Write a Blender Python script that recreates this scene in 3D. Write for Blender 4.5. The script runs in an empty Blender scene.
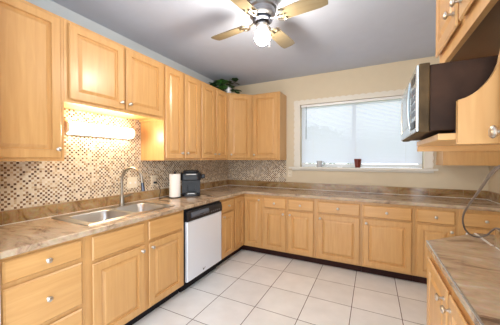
import bpy, bmesh, math, random
from math import pi, sin, cos, radians
from mathutils import Vector, Matrix

SC = bpy.context.scene
COL = SC.collection
random.seed(7)

# ------------------------------------------------------------------ camera
cam_d = bpy.data.cameras.new('camera')
cam_d.sensor_width = 36.0
cam_d.lens = 243.5 / 500.0 * 36.0
cam_d.clip_start = 0.02
cam = bpy.data.objects.new('camera', cam_d)
cam.location = (2.3236, -3.8094, 1.3849)
cam.rotation_euler = (pi / 2 - 0.0136, 0.0, 0.4655)
COL.objects.link(cam)
SC.camera = cam

# ------------------------------------------------------------------ world, fill lights, exposure
world = bpy.data.worlds.new('sky')
SC.world = world
world.use_nodes = True
bg = world.node_tree.nodes['Background']
bg.inputs['Color'].default_value = (0.90, 0.94, 1.0, 1)
bg.inputs['Strength'].default_value = 2.7

def area(name, loc, rot, sx, sy, power, color):
    d = bpy.data.lights.new(name, 'AREA')
    d.shape = 'RECTANGLE'; d.size = sx; d.size_y = sy
    d.energy = power; d.color = color
    o = bpy.data.objects.new(name, d)
    o.location = loc; o.rotation_euler = rot
    COL.objects.link(o)
    return o
# fill light added for an assumed window behind the camera; bare opening made up
area('rear_fill', (1.6, -5.52, 1.45), (radians(90), 0, 0), 2.6, 2.0, 48, (0.76, 0.88, 1.0))
# fill light added at the side; the wall opening around it is made up too
area('side_fill', (3.50, -4.75, 1.40), (0, radians(90), 0), 1.9, 1.3, 92, (0.76, 0.88, 1.0))
LAMP_STRENGTH = 250.0       # ceiling fan globe
STRIP_STRENGTH = 40.0       # fluorescent over the sink
SC.view_settings.view_transform = 'Standard'
SC.view_settings.look = 'None'
SC.view_settings.exposure = -0.02
SC.view_settings.gamma = 1.0
SC.view_settings.use_curve_mapping = False
SC.cycles.use_denoising = True
SC.cycles.max_bounces = 10
SC.cycles.diffuse_bounces = 6

# ------------------------------------------------------------------ materials
def new_mat(name):
    m = bpy.data.materials.new(name); m.use_nodes = True
    nt = m.node_tree
    return m, nt, nt.nodes['Principled BSDF']

def plain(name, col, rough=0.5, metal=0.0, bump=0.0, bscale=200, vary=0.0, coat=0.0, spec=0.5):
    """a plain coat with a little procedural mottling"""
    m, nt, b = new_mat(name)
    b.inputs['Roughness'].default_value = rough
    b.inputs['Metallic'].default_value = metal
    b.inputs['Coat Weight'].default_value = coat
    b.inputs['Specular IOR Level'].default_value = spec
    tc = nt.nodes.new('ShaderNodeTexCoord')
    n = nt.nodes.new('ShaderNodeTexNoise'); n.inputs['Scale'].default_value = 9.0
    n.inputs['Detail'].default_value = 4
    nt.links.new(tc.outputs['Object'], n.inputs['Vector'])
    r = nt.nodes.new('ShaderNodeValToRGB')
    k = max(vary, 0.015)
    r.color_ramp.elements[0].position = 0.3; r.color_ramp.elements[1].position = 0.7
    r.color_ramp.elements[0].color = (*[c * (1 - k) for c in col], 1)
    r.color_ramp.elements[1].color = (*[min(1, c * (1 + k)) for c in col], 1)
    nt.links.new(n.outputs['Fac'], r.inputs['Fac'])
    nt.links.new(r.outputs['Color'], b.inputs['Base Color'])
    if bump:
        n2 = nt.nodes.new('ShaderNodeTexNoise'); n2.inputs['Scale'].default_value = bscale
        nt.links.new(tc.outputs['Object'], n2.inputs['Vector'])
        bp = nt.nodes.new('ShaderNodeBump'); bp.inputs['Strength'].default_value = bump
        bp.inputs['Distance'].default_value = 0.004
        nt.links.new(n2.outputs['Fac'], bp.inputs['Height'])
        nt.links.new(bp.outputs['Normal'], b.inputs['Normal'])
    return m

def wood(name, horizontal=False, tone=(0.61, 0.338, 0.124)):
    m, nt, b = new_mat(name)
    tc = nt.nodes.new('ShaderNodeTexCoord')
    oi = nt.nodes.new('ShaderNodeObjectInfo')
    add = nt.nodes.new('ShaderNodeVectorMath'); add.operation = 'ADD'
    mul = nt.nodes.new('ShaderNodeVectorMath'); mul.operation = 'SCALE'
    comb = nt.nodes.new('ShaderNodeCombineXYZ')
    for k in 'XYZ': nt.links.new(oi.outputs['Random'], comb.inputs[k])
    nt.links.new(comb.outputs[0], mul.inputs[0]); mul.inputs['Scale'].default_value = 13.0
    nt.links.new(tc.outputs['Object'], add.inputs[0]); nt.links.new(mul.outputs[0], add.inputs[1])
    mp = nt.nodes.new('ShaderNodeMapping')
    mp.inputs['Scale'].default_value = (1.1, 14, 14) if horizontal else (14, 14, 1.1)
    nt.links.new(add.outputs[0], mp.inputs['Vector'])
    n = nt.nodes.new('ShaderNodeTexNoise'); n.inputs['Scale'].default_value = 2.7
    n.inputs['Detail'].default_value = 6; n.inputs['Distortion'].default_value = 0.6
    nt.links.new(mp.outputs['Vector'], n.inputs['Vector'])
    r = nt.nodes.new('ShaderNodeValToRGB')
    e = r.color_ramp.elements
    e[0].position = 0.28; e[1].position = 0.75
    e[0].color = (tone[0] * 0.91, tone[1] * 0.87, tone[2] * 0.82, 1)
    e[1].color = (min(1, tone[0] * 1.05), tone[1] * 1.08, tone[2] * 1.12, 1)
    nt.links.new(n.outputs['Fac'], r.inputs['Fac'])
    hsv = nt.nodes.new('ShaderNodeHueSaturation')
    mr = nt.nodes.new('ShaderNodeMapRange')
    mr.inputs['To Min'].default_value = 0.95; mr.inputs['To Max'].default_value = 1.05
    nt.links.new(oi.outputs['Random'], mr.inputs['Value'])
    nt.links.new(mr.outputs['Result'], hsv.inputs['Value'])
    nt.links.new(r.outputs['Color'], hsv.inputs['Color'])
    nt.links.new(hsv.outputs['Color'], b.inputs['Base Color'])
    b.inputs['Roughness'].default_value = 0.36
    b.inputs['Coat Weight'].default_value = 0.25
    b.inputs['Coat Roughness'].default_value = 0.22
    return m

def laminate(name, k=1.12, sat_=0.86):
    m, nt, b = new_mat(name)
    tc = nt.nodes.new('ShaderNodeTexCoord')
    mp = nt.nodes.new('ShaderNodeMapping')
    mp.inputs['Scale'].default_value = (2.0, 5.5, 5.0)
    mp.inputs['Rotation'].default_value = (0, 0, 0.35)
    nt.links.new(tc.outputs['Object'], mp.inputs['Vector'])
    n = nt.nodes.new('ShaderNodeTexNoise'); n.inputs['Scale'].default_value = 1.6
    n.inputs['Detail'].default_value = 8; n.inputs['Roughness'].default_value = 0.68
    n.inputs['Distortion'].default_value = 0.7
    nt.links.new(mp.outputs['Vector'], n.inputs['Vector'])
    r = nt.nodes.new('ShaderNodeValToRGB')
    e = r.color_ramp.elements
    e[0].position = 0.33; e[0].color = (0.13, 0.075, 0.045, 1)
    e[1].position = 0.72; e[1].color = (0.50, 0.41, 0.30, 1)
    for p, c in ((0.42, (0.31, 0.20, 0.115, 1)), (0.50, (0.41, 0.285, 0.17, 1)), (0.60, (0.45, 0.335, 0.215, 1))):
        q = e.new(p); q.color = c
    nt.links.new(n.outputs['Fac'], r.inputs['Fac'])
    n2 = nt.nodes.new('ShaderNodeTexNoise'); n2.inputs['Scale'].default_value = 45
    n2.inputs['Detail'].default_value = 3
    nt.links.new(tc.outputs['Object'], n2.inputs['Vector'])
    mx = nt.nodes.new('ShaderNodeMix'); mx.data_type = 'RGBA'; mx.blend_type = 'OVERLAY'
    mx.inputs['Factor'].default_value = 0.22
    nt.links.new(r.outputs['Color'], mx.inputs['A']); nt.links.new(n2.outputs['Color'], mx.inputs['B'])
    sat = nt.nodes.new('ShaderNodeHueSaturation'); sat.inputs['Saturation'].default_value = sat_; sat.inputs['Value'].default_value = k
    nt.links.new(mx.outputs['Result'], sat.inputs['Color'])
    nt.links.new(sat.outputs['Color'], b.inputs['Base Color'])
    b.inputs['Roughness'].default_value = 0.13
    return m

def math_node(nt, op, a, bb=None, c=None):
    n = nt.nodes.new('ShaderNodeMath'); n.operation = op
    for i, v in enumerate((a, bb, c)):
        if v is None: continue
        if isinstance(v, (int, float)): n.inputs[i].default_value = v
        else: nt.links.new(v, n.inputs[i])
    return n.outputs[0]

def mosaic(name, axis):
    """small square glass-and-stone tiles, dark ones on a broken checker, pale grout"""
    m, nt, b = new_mat(name)
    P = 0.0175
    tc = nt.nodes.new('ShaderNodeTexCoord')
    sp = nt.nodes.new('ShaderNodeSeparateXYZ'); nt.links.new(tc.outputs['Object'], sp.inputs[0])
    u = math_node(nt, 'DIVIDE', sp.outputs[axis], P); v = math_node(nt, 'DIVIDE', sp.outputs['Z'], P)
    fu = math_node(nt, 'FLOOR', u); fv = math_node(nt, 'FLOOR', v)
    par = math_node(nt, 'FLOORED_MODULO', math_node(nt, 'ADD', fu, fv), 2.0)
    cb = nt.nodes.new('ShaderNodeCombineXYZ')
    nt.links.new(fu, cb.inputs[0]); nt.links.new(fv, cb.inputs[1])
    wn = nt.nodes.new('ShaderNodeTexWhiteNoise'); wn.noise_dimensions = '2D'
    nt.links.new(cb.outputs[0], wn.inputs['Vector'])
    dark = nt.nodes.new('ShaderNodeValToRGB'); dark.color_ramp.interpolation = 'CONSTANT'
    e = dark.color_ramp.elements
    e[0].position = 0; e[0].color = (0.11, 0.052, 0.025, 1)
    e[1].position = 0.31; e[1].color = (0.20, 0.105, 0.05, 1)
    for p, c in ((0.53, (0.30, 0.18, 0.085, 1)), (0.69, (0.55, 0.42, 0.27, 1)), (0.87, (0.66, 0.56, 0.42, 1))):
        q = e.new(p); q.color = c
    lite = nt.nodes.new('ShaderNodeValToRGB'); lite.color_ramp.interpolation = 'CONSTANT'
    e = lite.color_ramp.elements
    e[0].position = 0; e[0].color = (0.66, 0.57, 0.43, 1)
    e[1].position = 0.5; e[1].color = (0.72, 0.65, 0.53, 1)
    q = e.new(0.9); q.color = (0.50, 0.38, 0.24, 1)
    nt.links.new(wn.outputs['Value'], dark.inputs['Fac']); nt.links.new(wn.outputs['Value'], lite.inputs['Fac'])
    mx = nt.nodes.new('ShaderNodeMix'); mx.data_type = 'RGBA'
    nt.links.new(par, mx.inputs['Factor'])
    nt.links.new(lite.outputs['Color'], mx.inputs['A']); nt.links.new(dark.outputs['Color'], mx.inputs['B'])
    gu = math_node(nt, 'LESS_THAN', math_node(nt, 'FRACT', u), 0.1)
    gv = math_node(nt, 'LESS_THAN', math_node(nt, 'FRACT', v), 0.1)
    g = math_node(nt, 'MAXIMUM', gu, gv)
    mg = nt.nodes.new('ShaderNodeMix'); mg.data_type = 'RGBA'
    nt.links.new(g, mg.inputs['Factor']); nt.links.new(mx.outputs['Result'], mg.inputs['A'])
    mg.inputs['B'].default_value = (0.66, 0.58, 0.46, 1)
    nt.links.new(mg.outputs['Result'], b.inputs['Base Color'])
    b.inputs['Roughness'].default_value = 0.42
    b.inputs['Specular IOR Level'].default_value = 0.3
    return m

def floor_tiles(name):
    m, nt, b = new_mat(name)
    S, TX, TY = 0.4052, 0.5373, -0.9527
    tc = nt.nodes.new('ShaderNodeTexCoord')
    sp = nt.nodes.new('ShaderNodeSeparateXYZ'); nt.links.new(tc.outputs['Object'], sp.inputs[0])
    u = math_node(nt, 'DIVIDE', math_node(nt, 'SUBTRACT', sp.outputs['X'], TX), S)
    v = math_node(nt, 'DIVIDE', math_node(nt, 'SUBTRACT', sp.outputs['Y'], TY), S)
    def edge(t, wd):
        f = math_node(nt, 'FRACT', math_node(nt, 'ADD', t, 0.5))
        d = math_node(nt, 'ABSOLUTE', math_node(nt, 'SUBTRACT', f, 0.5))
        return math_node(nt, 'LESS_THAN', d, wd)
    g = math_node(nt, 'MAXIMUM', edge(u, 0.0075), edge(v, 0.007))
    cb = nt.nodes.new('ShaderNodeCombineXYZ')
    nt.links.new(math_node(nt, 'FLOOR', u), cb.inputs[0]); nt.links.new(math_node(nt, 'FLOOR', v), cb.inputs[1])
    wn = nt.nodes.new('ShaderNodeTexWhiteNoise'); wn.noise_dimensions = '2D'
    nt.links.new(cb.outputs[0], wn.inputs['Vector'])
    n = nt.nodes.new('ShaderNodeTexNoise'); n.inputs['Scale'].default_value = 6; n.inputs['Detail'].default_value = 6
    nt.links.new(tc.outputs['Object'], n.inputs['Vector'])
    r = nt.nodes.new('ShaderNodeValToRGB')
    r.color_ramp.elements[0].position = 0.3; r.color_ramp.elements[0].color = (0.77, 0.762, 0.745, 1)
    r.color_ramp.elements[1].position = 0.7; r.color_ramp.elements[1].color = (0.85, 0.842, 0.825, 1)
    nt.links.new(n.outputs['Fac'], r.inputs['Fac'])
    hsv = nt.nodes.new('ShaderNodeHueSaturation')
    mr = nt.nodes.new('ShaderNodeMapRange'); mr.inputs['To Min'].default_value = 0.96; mr.inputs['To Max'].default_value = 1.04
    nt.links.new(wn.outputs['Value'], mr.inputs['Value']); nt.links.new(mr.outputs['Result'], hsv.inputs['Value'])
    nt.links.new(r.outputs['Color'], hsv.inputs['Color'])
    mg = nt.nodes.new('ShaderNodeMix'); mg.data_type = 'RGBA'
    nt.links.new(g, mg.inputs['Factor']); nt.links.new(hsv.outputs['Color'], mg.inputs['A'])
    mg.inputs['B'].default_value = (0.10, 0.07, 0.055, 1)
    nt.links.new(mg.outputs['Result'], b.inputs['Base Color'])
    rr = nt.nodes.new('ShaderNodeMapRange'); rr.inputs['To Min'].default_value = 0.22; rr.inputs['To Max'].default_value = 0.8
    nt.links.new(g, rr.inputs['Value']); nt.links.new(rr.outputs['Result'], b.inputs['Roughness'])
    bp = nt.nodes.new('ShaderNodeBump'); bp.inputs['Strength'].default_value = 0.5; bp.inputs['Distance'].default_value = 0.002
    bp.invert = True
    nt.links.new(g, bp.inputs['Height']); nt.links.new(bp.outputs['Normal'], b.inputs['Normal'])
    return m

def glowing(name, col, strength):
    m, nt, b = new_mat(name)
    b.inputs['Base Color'].default_value = (0.9, 0.9, 0.88, 1)
    b.inputs['Emission Color'].default_value = (*col, 1)
    b.inputs['Emission Strength'].default_value = strength
    return m

def brushed(name, col, rough, metal=1.0):
    m, nt, b = new_mat(name)
    b.inputs['Base Color'].default_value = (*col, 1)
    b.inputs['Metallic'].default_value = metal
    tc = nt.nodes.new('ShaderNodeTexCoord')
    mp = nt.nodes.new('ShaderNodeMapping'); mp.inputs['Scale'].default_value = (60, 60, 1.5)
    nt.links.new(tc.outputs['Object'], mp.inputs['Vector'])
    n = nt.nodes.new('ShaderNodeTexNoise'); n.inputs['Scale'].default_value = 3
    nt.links.new(mp.outputs['Vector'], n.inputs['Vector'])
    mr = nt.nodes.new('ShaderNodeMapRange')
    mr.inputs['To Min'].default_value = rough * 0.8; mr.inputs['To Max'].default_value = rough * 1.25
    nt.links.new(n.outputs['Fac'], mr.inputs['Value']); nt.links.new(mr.outputs['Result'], b.inputs['Roughness'])
    return m

def slat_mat(name):
    m, nt, b = new_mat(name)
    out = nt.nodes['Material Output']
    b.inputs['Base Color'].default_value = (0.84, 0.87, 0.93, 1); b.inputs['Roughness'].default_value = 0.45
    t = nt.nodes.new('ShaderNodeBsdfTranslucent'); t.inputs['Color'].default_value = (0.84, 0.88, 0.97, 1)
    mx = nt.nodes.new('ShaderNodeMixShader'); mx.inputs[0].default_value = 0.45
    nt.links.new(b.outputs[0], mx.inputs[1]); nt.links.new(t.outputs[0], mx.inputs[2])
    nt.links.new(mx.outputs[0], out.inputs['Surface'])
    return m

def glass_mat(name):
    m, nt, b = new_mat(name)
    out = nt.nodes['Material Output']
    tr = nt.nodes.new('ShaderNodeBsdfTransparent'); tr.inputs['Color'].default_value = (0.95, 0.97, 0.97, 1)
    gl = nt.nodes.new('ShaderNodeBsdfGlossy'); gl.inputs['Roughness'].default_value = 0.02
    mx = nt.nodes.new('ShaderNodeMixShader'); mx.inputs[0].default_value = 0.06
    nt.links.new(tr.outputs[0], mx.inputs[1]); nt.links.new(gl.outputs[0], mx.inputs[2])
    nt.links.new(mx.outputs[0], out.inputs['Surface'])
    return m

M = dict(
    wood=wood('maple_upright'), woodh=wood('maple_lengthwise', True),
    underside=wood('shaded_underside', True, (0.11, 0.036, 0.010)),  # wood darkened; the shade under the microwave cabinet is put into the colour
    counter=laminate('stone_laminate'), splash=laminate('brown_stone_tile', 0.82, 1.25),
    mosx=mosaic('mosaic_along_x', 'X'), mosy=mosaic('mosaic_along_y', 'Y'),
    floor=floor_tiles('floor_tile'),
    wall=plain('cream_paint', (0.65, 0.555, 0.405), 0.75, bump=0.05),
    wall_cool=plain('pale_grey_blue_wall', (0.50, 0.545, 0.57), 0.75, bump=0.05),  # left wall, bluer and greyer than the other walls
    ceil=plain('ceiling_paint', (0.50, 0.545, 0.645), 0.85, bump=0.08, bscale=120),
    trim=plain('cream_trim_paint', (0.72, 0.68, 0.60), 0.45),
    white=plain('white_paint', (0.80, 0.80, 0.80), 0.4),
    plastic=plain('cream_plastic', (0.78, 0.70, 0.55), 0.35),
    toe_black=plain('black_vinyl', (0.012, 0.011, 0.014), 0.6, spec=0.2),
    toe_brown=plain('dark_red_brown_vinyl', (0.030, 0.008, 0.006), 0.6, spec=0.2),
    nickel=brushed('satin_nickel', (0.36, 0.325, 0.27), 0.34),
    fanmetal=brushed('fan_nickel', (0.30, 0.30, 0.31), 0.38),
    steel=brushed('stainless', (0.60, 0.58, 0.55), 0.32),
    dw=brushed('dishwasher_steel', (0.82, 0.87, 0.95), 0.42, 0.35),
    black=plain('black_plastic', (0.013, 0.013, 0.016), 0.35, spec=0.35),
    grey=plain('grey_plastic', (0.09, 0.095, 0.115), 0.35),
    paper=plain('white_paper', (0.86, 0.85, 0.83), 0.9, bump=0.15, bscale=90),
    card=plain('cardboard', (0.35, 0.24, 0.14), 0.8),
    mug=plain('pale_grey_glaze', (0.46, 0.48, 0.50), 0.25),
    cup=plain('dark_red_plastic', (0.16, 0.022, 0.012), 0.3, vary=0.1),
    leaf=plain('dark_leaf', (0.022, 0.06, 0.018), 0.4, vary=0.5),
    leaf2=plain('bright_leaf', (0.06, 0.19, 0.03), 0.4, vary=0.4),
    pot=plain('white_glazed_pot', (0.75, 0.75, 0.78), 0.3),
    stem=plain('stem_green', (0.10, 0.16, 0.05), 0.6),
    soil=plain('soil', (0.05, 0.035, 0.025), 0.9),
    mwcase=plain('dusty_dark_brown_enamel', (0.042, 0.019, 0.010), 0.6, vary=0.5, spec=0.2),
    mwedge=plain('tan_bezel', (0.085, 0.050, 0.02), 0.6, vary=0.6, spec=0.2),
    mwfront=brushed('microwave_silver', (0.50, 0.54, 0.55), 0.18, 0.7),
    mwglass=plain('microwave_window', (0.22, 0.25, 0.26), 0.08),
    cord=plain('grey_brown_cord', (0.17, 0.13, 0.105), 0.5),
    blade=wood('bleached_maple_blade', True, (0.20, 0.16, 0.095)),
    globe=glowing('lit_globe', (1.0, 0.90, 0.77), LAMP_STRENGTH),
    strip=glowing('lit_fluorescent_lens', (1.0, 0.86, 0.60), STRIP_STRENGTH),
    slat=slat_mat('blind_slat'), glass=glass_mat('window_glass'),
    grass=plain('lawn', (0.10, 0.20, 0.05), 0.9, vary=0.3),
    hedge=plain('shrub_green', (0.26, 0.38, 0.20), 0.8, vary=0.4),
    siding=plain('pale_siding', (0.62, 0.62, 0.62), 0.8),
    darkmetal=brushed('dark_nickel', (0.10, 0.11, 0.14), 0.3),
    joint=plain('tan_joint', (0.42, 0.31, 0.20), 0.6),
    knob=brushed('knob_nickel', (0.62, 0.58, 0.52), 0.30),
    strip_edge=plain('pale_seam_strip', (0.78, 0.74, 0.68), 0.3),
)

# ------------------------------------------------------------------ mesh helpers
class MB:
    def __init__(s): s.v = []; s.f = []
    def add(s, vs, fs):
        o = len(s.v); s.v += [tuple(p) for p in vs]; s.f += [tuple(i + o for i in f) for f in fs]; return s
    def box(s, x0, x1, y0, y1, z0, z1):
        return s.add([(x0, y0, z0), (x1, y0, z0), (x1, y1, z0), (x0, y1, z0), (x0, y0, z1), (x1, y0, z1), (x1, y1, z1), (x0, y1, z1)],
                     [(0, 3, 2, 1), (4, 5, 6, 7), (0, 1, 5, 4), (1, 2, 6, 5), (2, 3, 7, 6), (3, 0, 4, 7)])
    def prism(s, poly, a0, a1, axis='z'):
        n = len(poly)
        def P(p, a):
            return (p[0], p[1], a) if axis == 'z' else ((p[0], a, p[1]) if axis == 'y' else (a, p[0], p[1]))
        vs = [P(p, a0) for p in poly] + [P(p, a1) for p in poly]
        fs = [tuple(range(n))[::-1], tuple(range(n, 2 * n))] + [(i, (i + 1) % n, (i + 1) % n + n, i + n) for i in range(n)]
        return s.add(vs, fs)
    def lathe(s, prof, c=(0, 0, 0), axis='z', n=20, cap=True):
        vs = []; fs = []
        for r, h in prof:
            for k in range(n):
                a = 2 * pi * k / n
                p = (r * cos(a), r * sin(a), h)
                if axis == 'y': p = (p[0], p[2], p[1])
                if axis == 'x': p = (p[2], p[0], p[1])
                vs.append((p[0] + c[0], p[1] + c[1], p[2] + c[2]))
        m = len(prof)
        for i in range(m - 1):
            for k in range(n):
                fs.append((i * n + k, i * n + (k + 1) % n, (i + 1) * n + (k + 1) % n, (i + 1) * n + k))
        if cap:
            fs.append(tuple(range(n))[::-1]); fs.append(tuple(range((m - 1) * n, m * n)))
        return s.add(vs, fs)
    def tube(s, pts, r, n=10, smooth=0):
        pts = [Vector(p) for p in pts]
        if smooth: pts = catmull(pts, smooth)
        vs = []; fs = []; up = None
        if isinstance(r, (list, tuple)):
            rr = [r[min(len(r) - 1, round(i * (len(r) - 1) / (len(pts) - 1)))] for i in range(len(pts))]
        else: rr = [r] * len(pts)
        for i, p in enumerate(pts):
            d = (pts[min(i + 1, len(pts) - 1)] - pts[max(i - 1, 0)]).normalized()
            if up is None: up = d.orthogonal().normalized()
            up = (up - d * up.dot(d)).normalized(); b = d.cross(up)
            for k in range(n):
                a = 2 * pi * k / n
                vs.append(p + (up * cos(a) + b * sin(a)) * rr[i])
        for i in range(len(pts) - 1):
            for k in range(n):
                fs.append((i * n + k, i * n + (k + 1) % n, (i + 1) * n + (k + 1) % n, (i + 1) * n + k))
        fs.append(tuple(range(n))[::-1]); fs.append(tuple(range((len(pts) - 1) * n, len(pts) * n)))
        return s.add(vs, fs)
    def rings(s, x0, x1, z0, z1, prof):
        """stack of inset rectangles in the local xz plane, prof = [(inset, y)]"""
        vs = []; fs = []
        for ins, y in prof:
            vs += [(x0 + ins, y, z0 + ins), (x1 - ins, y, z0 + ins), (x1 - ins, y, z1 - ins), (x0 + ins, y, z1 - ins)]
        for i in range(len(prof) - 1):
            for k in range(4):
                fs.append((i * 4 + k, i * 4 + (k + 1) % 4, i * 4 + 4 + (k + 1) % 4, i * 4 + 4 + k))
        fs.append((3, 2, 1, 0)); m = (len(prof) - 1) * 4; fs.append((m, m + 1, m + 2, m + 3))
        return s.add(vs, fs)
    def build(s, name, mat, parent=None, smooth=False, bevel=0.0, seg=2, origin=None):
        me = bpy.data.meshes.new(name)
        vs = s.v
        if origin is not None: vs = [(p[0] - origin[0], p[1] - origin[1], p[2] - origin[2]) for p in vs]
        me.from_pydata(vs, [], s.f)
        bm = bmesh.new(); bm.from_mesh(me)
        bmesh.ops.recalc_face_normals(bm, faces=bm.faces)
        bm.to_mesh(me); bm.free()
        me.materials.append(mat)
        o = bpy.data.objects.new(name, me); COL.objects.link(o)
        if origin is not None: o.location = origin
        if parent is not None: o.parent = parent
        if smooth:
            for p in me.polygons: p.use_smooth = True
            try: me.set_sharp_from_angle(angle=radians(40))
            except Exception: pass
        if bevel:
            md = o.modifiers.new('bevel', 'BEVEL'); md.width = bevel; md.segments = seg
            md.limit_method = 'ANGLE'; md.angle_limit = radians(40)
        return o

def catmull(pts, k):
    out = []
    P = [pts[0] * 2 - pts[1]] + pts + [pts[-1] * 2 - pts[-2]]
    for i in range(1, len(P) - 2):
        a, b, c, d = P[i - 1:i + 3]
        for j in range(k):
            t = j / k
            out.append(0.5 * ((2 * b) + (c - a) * t + (2 * a - 5 * b + 4 * c - d) * t * t + (3 * b - a - 3 * c + d) * t ** 3))
    out.append(pts[-1]); return out

def thing(name, label, cat, loc=(0, 0, 0), rz=0.0, group=None):
    o = bpy.data.objects.new(name, None); o.empty_display_size = 0.1
    COL.objects.link(o); o.location = loc; o.rotation_euler = (0, 0, rz)
    o['label'] = label; o['category'] = cat
    if group: o['group'] = group
    return o
def tag(o, label, cat, group=None):
    o['label'] = label; o['category'] = cat
    if group: o['group'] = group
    return o
def struct(o):
    o['kind'] = 'structure'; return o

# ------------------------------------------------------------------ the room
XL, XR, YF, H = -0.04, 3.545, -5.6, 2.687
struct(MB().box(XL - 0.15, XR + 0.15, YF - 0.15, 0.15, -0.1, 0).build('floor', M['floor']))
struct(MB().box(XL - 0.15, XR + 0.15, YF - 0.15, 0.15, H, H + 0.1).build('ceiling', M['ceil']))
struct(MB().box(XL - 0.15, XL, YF, 0.15, 0, H).build('wall_left', M['wall_cool']))
struct(MB().box(XR, XR + 0.15, -4.05, 0.15, 0, H).box(XR, XR + 0.15, YF, -5.45, 0, H).box(XR, XR + 0.15, -5.45, -4.05, 0, 0.4).box(XR, XR + 0.15, -5.45, -4.05, 2.4, H).build('wall_right', M['wall']))  # opening behind the camera made up for the side fill light
WX0, WX1, WZ0, WZ1 = 1.300, 2.920, 1.262, 2.240
b = MB()
b.box(XL, WX0, 0, 0.15, 0, H).box(WX1, XR, 0, 0.15, 0, H).box(WX0, WX1, 0, 0.15, 0, WZ0).box(WX0, WX1, 0, 0.15, WZ1, H)
struct(b.build('wall_back', M['wall']))
b = MB()
b.box(XL - 0.15, 0.25, YF - 0.15, YF, 0, H).box(2.95, XR + 0.15, YF - 0.15, YF, 0, H)
b.box(0.25, 2.95, YF - 0.15, YF, 0, 0.35).box(0.25, 2.95, YF - 0.15, YF, 2.5, H)
struct(b.build('wall_front', M['wall']))  # gap in this unseen wall made up for the rear fill light
# short wall carrying the cabinets at the right, its end just past them
struct(MB().box(2.94, 3.06, -3.95, -2.06, 0, H).build('wall_partition', M['wall']))  # near end cut short to let the side fill light past
# painted wall end closing the left run
struct(MB().box(XL, 0.656, -3.42, -3.288, 0, H).build('trim_1', M['white']))
# mosaic tile fields
struct(MB().box(XL, XL + 0.004, -3.286, -0.004, 1.0165, 1.82).build('trim_2', M['mosy']))
struct(MB().box(XL, 1.072, -0.004, 0, 1.0165, 1.40).build('trim_3', M['mosx']))

# ------------------------------------------------------------------ window
def scallop(x0, x1, z0, z1, step, amp, side):
    """board in the xz plane with a wavy edge on one side"""
    pts = []
    if side in 'lr':
        n = max(2, int((z1 - z0) / step)) * 6
        edge = []
        for i in range(n + 1):
            z = z0 + (z1 - z0) * i / n
            w = amp * abs(sin(pi * i / 6))
            edge.append(((x0 - w) if side == 'l' else (x1 + w), z))
        pts = ([(x1, z0)] + edge[::1] + [(x1, z1)]) if side == 'l' else ([(x0, z0)] + edge + [(x0, z1)])
    else:
        n = max(2, int((x1 - x0) / step)) * 6
        edge = [(x0 + (x1 - x0) * i / n, z1 + amp * abs(sin(pi * i / 6))) for i in range(n + 1)]
        pts = [(x0, z0)] + edge + [(x1, z0)]
    return pts
win = struct(bpy.data.objects.new('window_1', None)); COL.objects.link(win); win.location = (2.11, 0, WZ0)
def wpart(mb, name, mat, **k):
    return mb.build(name, mat, win, **k)
def W(mb):          # window parts are written in room coordinates
    mb.v = [(p[0] - 2.11, p[1], p[2] - WZ0) for p in mb.v]; return mb
b = MB()
b.prism(scallop(1.215, 1.302, WZ0 + 0.004, 2.245, 0.085, 0.014, 'l'), -0.018, -0.001, 'y')
b.prism(scallop(2.918, 3.005, WZ0 + 0.004, 2.245, 0.085, 0.014, 'r'), -0.018, -0.001, 'y')
b.prism(scallop(1.200, 3.020, 2.238, 2.300, 0.085, 0.014, 't'), -0.0185, -0.001, 'y')
wpart(W(b), 'casing', M['trim'])
wpart(W(MB().box(1.135, 3.055, -0.075, -0.001, WZ0 - 0.024, WZ0 + 0.002).box(WX0 + 0.002, WX1 - 0.002, -0.001, 0.10, WZ0 + 0.0005, WZ0 + 0.002)), 'stool', M['trim'], bevel=0.004)
wpart(W(MB().box(1.175, 3.02, -0.02, -0.001, WZ0 - 0.055, WZ0 - 0.025)), 'apron', M['trim'], bevel=0.004)
b = MB()
for (x0, x1) in ((WX0 + 0.003, 2.10), (2.06, WX1 - 0.003)):
    y0 = 0.085 if x0 < 2 else 0.108
    b.box(x0, x0 + 0.045, y0, y0 + 0.022, WZ0 + 0.004, WZ1 - 0.003).box(x1 - 0.045, x1, y0, y0 + 0.022, WZ0 + 0.004, WZ1 - 0.003)
    b.box(x0 + 0.045, x1 - 0.045, y0, y0 + 0.022, WZ0 + 0.004, WZ0 + 0.05).box(x0 + 0.045, x1 - 0.045, y0, y0 + 0.022, WZ1 - 0.05, WZ1 - 0.003)
wpart(W(b), 'sash_frame', M['white'])
wpart(W(MB().box(WX0 + 0.048, 2.055, 0.094, 0.098, WZ0 + 0.05, WZ1 - 0.05).box(2.105, WX1 - 0.048, 0.117, 0.121, WZ0 + 0.05, WZ1 - 0.05)), 'pane', M['glass'])

vb = thing('venetian_blind', 'white slatted venetian blind lowered over the wide window', 'blind', (2.11, 0.035, WZ1))
def V(mb): mb.v = [(p[0] - 2.11, p[1] - 0.035, p[2] - WZ1) for p in mb.v]; return mb
V(MB().box(1.312, 2.908, 0.015, 0.055, 2.200, 2.236)).build('headrail', M['white'], vb, bevel=0.003)
b = MB(); z = 2.185; k = 0
while z > 1.325:
    t = radians(51); hw = 0.0125
    y0, y1 = 0.035 - hw * cos(t), 0.035 + hw * cos(t); za, zb = z + hw * sin(t), z - hw * sin(t)
    b.add([(1.316, y0, zb), (2.904, y0, zb), (2.904, 0.035, z + 0.0018), (1.316, 0.035, z + 0.0018), (2.904, y1, za), (1.316, y1, za)],
          [(0, 1, 2, 3), (3, 2, 4, 5)])
    z -= 0.0185
V(b).build('slats', M['slat'], vb)
V(MB().box(1.316, 2.904, 0.022, 0.048, 1.298, 1.314)).build('bottom_rail', M['white'], vb, bevel=0.002)
V(MB().tube([(1.392, 0.008, 2.205), (1.392, 0.006, 1.70)], 0.0045, 6)).build('tilt_wand', M['grey'], vb)
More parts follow.
